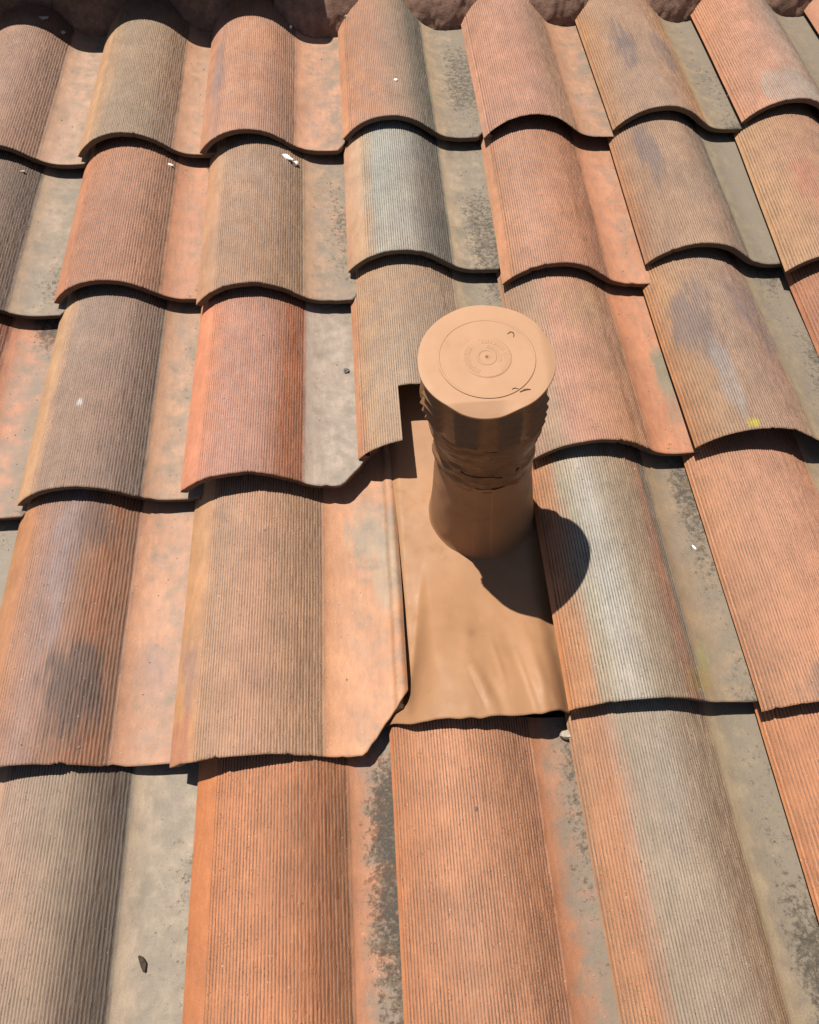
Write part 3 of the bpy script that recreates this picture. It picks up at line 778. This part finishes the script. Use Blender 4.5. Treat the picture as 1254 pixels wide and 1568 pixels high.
# worn raised lettering round the medallion: too worn to read, only strokes are left
lr = random.Random(12)
lvx, lfx = [], []
def stroke(x0, y0, x1, y1, wd, hgt):
    L = math.hypot(x1 - x0, y1 - y0); nx, ny = -(y1 - y0) / L * wd, (x1 - x0) / L * wd
    o = len(lvx)
    for dz, sc in ((-0.0001, 2.4), (hgt * 0.75, 0.5)):
        for px, py, sg in ((x0, y0, 1), (x1, y1, 1), (x1, y1, -1), (x0, y0, -1)):
            lvx.append(on_lid(px + sg * nx * sc, py + sg * ny * sc, dz))
    lfx.extend([(o, o + 1, o + 5, o + 4), (o + 1, o + 2, o + 6, o + 5), (o + 2, o + 3, o + 7, o + 6), (o + 3, o, o + 4, o + 7), (o + 4, o + 5, o + 6, o + 7)])
def polar(r, a): return r * math.cos(a), r * math.sin(a)
for a_from, a_to, r0, r1, cnt in ((2.45, 4.25, 0.0205, 0.0262, 11), (1.85, -0.95, 0.0205, 0.0262, 17), (1.5, -0.6, 0.0135, 0.0178, 11)):
    for i in range(cnt):
        a = a_from + (a_to - a_from) * (i + 0.5) / cnt
        da = abs(a_to - a_from) / cnt * 0.30
        stroke(*polar(r0, a - da), *polar(r1, a - da), 0.0006, 0.0005)
        if lr.random() < 0.7: stroke(*polar(r0, a + da), *polar(r1, a + da), 0.0006, 0.0005)
        if lr.random() < 0.8:
            rm = lr.choice((r0, r1, (r0 + r1) / 2)); stroke(*polar(rm, a - da), *polar(rm, a + da), 0.00055, 0.0005)
mesh_obj('raised_lettering', lvx, lfx, M_CAP, cap, smooth=False)
# tears in the painted lid
def tear(pts, wd):
    v, f = [], []
    m = len(pts)
    for i, (x, y) in enumerate(pts):
        x2, y2 = pts[min(i + 1, m - 1)]; x1, y1 = pts[max(i - 1, 0)]
        L = math.hypot(x2 - x1, y2 - y1) or 1
        wl = wd * (0.35 + 0.65 * math.sin(math.pi * (i + .5) / m)) * lr.uniform(.6, 1.3)
        nx, ny = -(y2 - y1) / L * wl, (x2 - x1) / L * wl
        v += [on_lid(x + nx, y + ny, 0.0003), on_lid(x, y, 0.0008), on_lid(x - nx, y - ny, 0.0003)]
    for i in range(m - 1):
        for k in (0, 1): f.append((i * 3 + k, i * 3 + k + 1, i * 3 + k + 4, i * 3 + k + 3))
    mesh_obj('paint_tear', v, f, M_TEAR, cap, smooth=False)
tear([(.029, .033), (.033, .036), (.036, .035), (.037, .031), (.0355, .0275)], .0007)
tear([(.024, -.0475), (.028, -.0460), (.031, -.0475), (.034, -.0470)], .0007)
tear([(.033, -.0515), (.038, -.0495), (.042, -.0485), (.046, -.0490)], .0011)
tear([(.038, -.0500), (.0385, -.047)], .0006)

# ---------------------------------------------------------------- loose bits lying on the tiles
def chunk(name, u, v, w, size, mat, seed, squash=(1, 1, 1), label='', cat='', rot=0.0):
    import bmesh
    bm = bmesh.new(); bmesh.ops.create_icosphere(bm, subdivisions=2, radius=1.0)
    r = random.Random(seed)
    ph = [r.uniform(0, 20) for _ in range(3)]
    for q in bm.verts:
        n_ = float(fbm(q.co.x * 1.6 + ph[0], q.co.y * 1.6 + q.co.z * 1.3 + ph[1], seed % 50))
        s_ = 0.55 + 0.9 * n_
        q.co = Vector((q.co.x * squash[0] * s_, q.co.y * squash[1] * s_, q.co.z * squash[2] * s_)) * size
    me = bpy.data.meshes.new(name); bm.to_mesh(me); bm.free(); me.materials.append(mat)
    o = bpy.data.objects.new(name, me); COL.objects.link(o)
    o.matrix_world = ROOF @ Matrix.Translation((u, v, w)) @ Matrix.Rotation(rot, 4, 'Z')
    tag(o, label, cat)
    return o
def tile_top(c, r_, u, v):
    u0, v0 = POS[c, r_]
    return float(profile(np.array([u - u0]))[0]) + (TILT + S[c, r_].get('lift', 0)) * (1 - (v - v0) / LEXP) + DW

def put(name, c, r_, u, v, size, mat, seed, squash, label, cat, rot=0.0, sink=0.35):
    return chunk(name, u, v, tile_top(c, r_, u, v) + size * squash[2] * sink, size, mat, seed, squash, label, cat, rot)

put('pebble', 1, 1, 0.5467, 0.6449, 0.0052, M_PEBBLE, 3, (1, 1, .8), 'dark angular pebble lying in the pale grey pan left of the vent', 'pebble')
put('plaster_flake', 1, 2, 0.4440, 1.1760, 0.0125, M_PLASTER, 11, (1.25, .45, .30), 'largest white plaster flake, at the lip shadow in the top left third', 'flake', -0.6)
put('plaster_flake', 1, 2, 0.4590, 1.1690, 0.0070, M_PLASTER, 13, (1.1, .8, .5), 'small white crumb touching the largest white plaster flake', 'flake', 0.4)
put('plaster_flake', 0, 2, 0.2010, 1.1880, 0.0065, M_PLASTER, 17, (1.3, .4, .35), 'thin white flake under the lip of the second barrel from the top left', 'flake', -0.5)
put('plaster_flake', -1, 2, -0.0928, 1.1740, 0.0050, M_GREYMORTAR, 19, (1.3, .5, .4), 'grey flake under a lip at the left edge of the picture', 'flake', 0.3)
put('pebble', 1, 0, 0.4155, 0.3179, 0.0028, M_PEBBLE, 23, (1, 1, .7), 'tiny dark pebble on the tan tile with the wide orange pan', 'pebble')
put('plaster_flake', 3, 0, 1.0827, 0.2651, 0.0042, M_PLASTER, 29, (.45, 1.1, .35), 'white sliver in the pan right of the silver grey tile', 'flake', 0.5)
put('pebble', 2, 3, 0.6791, 1.3518, 0.0040, M_PLASTER, 31, (1, 1, .8), 'small white pebble on the barrel above the silver grey tile', 'pebble')
put('pebble', 2, 3, 0.5804, 1.6650, 0.0045, M_GREYMORTAR, 37, (1, 1, .8), 'pale grit grain at the top of the barrel beside the ridge mortar', 'pebble')
put('pebble', 1, 3, 0.4486, 1.6500, 0.0042, M_PLASTER, 41, (.7, 1.2, .8), 'white grit grain near the top right edge of the third barrel', 'pebble')
put('pebble', 2, -1, 0.6941, -0.1002, 0.0030, M_PEBBLE, 43, (.7, 1.2, .7), 'tiny dark grain on the orange barrel below the flashing', 'pebble')
put('plaster_flake', 4, 3, 1.4129, 1.3311, 0.0060, M_PLASTER, 47, (1, .7, .4), 'white flake in the lichen spotted pan at the top right', 'flake', 0.3)
put('mortar_crumb', -1, 3, -0.1231, 1.6850, 0.0095, M_GREYMORTAR, 53, (1.5, .6, .35), 'grey mortar crumb on the head of the top left barrel', 'mortar crumb')
put('mortar_crumb', -1, 3, -0.0830, 1.6640, 0.0070, M_GREYMORTAR, 59, (1, .8, .4), 'smaller grey mortar crumb beside the top left valley', 'mortar crumb')
put('mortar_crumb', 2, -1, 0.8400, -0.0060, 0.0105, M_GREYMORTAR, 61, (1, .8, .9), 'pale mortar lump under the lower right corner of the flashing', 'mortar crumb', 0.2, 0.6)
# loose grit and dust grains in the valleys and behind the lips
gr = np.random.default_rng(21)
gv, gf = [], []
keys = [k for k in POS if k[1] >= -1]
for i in range(1500):
    c, r_ = keys[gr.integers(len(keys))]
    u0, v0 = POS[c, r_]
    if c == 2 and r_ == 1: continue
    if gr.random() < 0.72: du = gr.normal(0.245, 0.018)
    else: du = gr.uniform(0.02, 0.24)
    lim = 0.276
    if (c + 1, r_) in POS: lim = min(lim, POS[c + 1, r_][0] - u0 - 0.003)
    if du > lim or du < 0.01: continue
    dv = gr.uniform(0.01, 0.39)
    u, v = u0 + du, v0 + dv
    sz = 0.0005 + 0.0011 * gr.random() ** 3
    w = tile_top(c, r_, u, v) + sz * 0.5
    o_ = len(gv); q = gr.normal(size=(6, 3)) * 0.25
    for k, d in enumerate(((1, 0, 0), (0, 1, 0), (-1, 0, 0), (0, -1, 0), (0, 0, .8), (0, 0, -.8))):
        gv.append((u + sz * (d[0] + q[k, 0]), v + sz * (d[1] + q[k, 1]), w + sz * (d[2] + q[k, 2] * .5)))
    gf += [(o_, o_ + 1, o_ + 4), (o_ + 1, o_ + 2, o_ + 4), (o_ + 2, o_ + 3, o_ + 4), (o_ + 3, o_, o_ + 4), (o_ + 1, o_, o_ + 5), (o_ + 2, o_ + 1, o_ + 5), (o_ + 3, o_ + 2, o_ + 5), (o_, o_ + 3, o_ + 5)]
M_GRIT = rough_material('grit', (0.02, 0.017, 0.014), (0.40, 0.34, 0.27), 130.0, 0.0002)
grit = mesh_obj('grit', gv, gf, M_GRIT, smooth=False)
grit.matrix_world = ROOF
tag(grit, 'loose grit and dust grains scattered in the valleys of the tiles', 'grit', kind='stuff')
# curled dry leaf
lv_, lf_ = [], []
for i in range(9):
    t = i / 8; wd = 0.0034 * math.sin(math.pi * (0.06 + 0.90 * t)) ** 0.8
    for sgn in (-1, 0, 1):
        lv_.append((sgn * wd + 0.0015 * math.sin(t * 3), (t - .5) * 0.019 + 0.0012 * math.sin(t * 9), 0.0012 + 0.0028 * abs(sgn) * wd / .0046 + 0.003 * (t - .5) ** 2 * 4))
for i in range(8):
    for k in (0, 1): lf_.append((i * 3 + k, i * 3 + k + 1, i * 3 + k + 4, i * 3 + k + 3))
leaf = mesh_obj('dry_leaf', lv_, lf_, M_LEAF)
leaf.modifiers.new('thickness', 'SOLIDIFY').thickness = 0.0006
leaf.matrix_world = ROOF @ Matrix.Translation((0.2654, -0.2471, tile_top(0, -1, 0.2654, -0.2471) + 0.0004)) @ Matrix.Rotation(0.45, 4, 'Z')
tag(leaf, 'small dark curled leaf in the grey pan at the bottom left', 'leaf')

# ---------------------------------------------------------------- ground and house below
box('outer_wall', (-0.6, -0.35, -EAVE_Z - 0.02), (2.4, 0.0, -0.35), M_WALL, None)
wall = bpy.data.objects['outer_wall']; wall.location = (0, 0, EAVE_Z)
wall.parent = roof; wall.matrix_parent_inverse = ROOF.inverted()
ground = mesh_obj('ground', [(-300, -300, 0), (300, -300, 0), (300, 300, 0), (-300, 300, 0)], [(0, 1, 2, 3)], M_GROUND)
tag(ground, kind='structure')
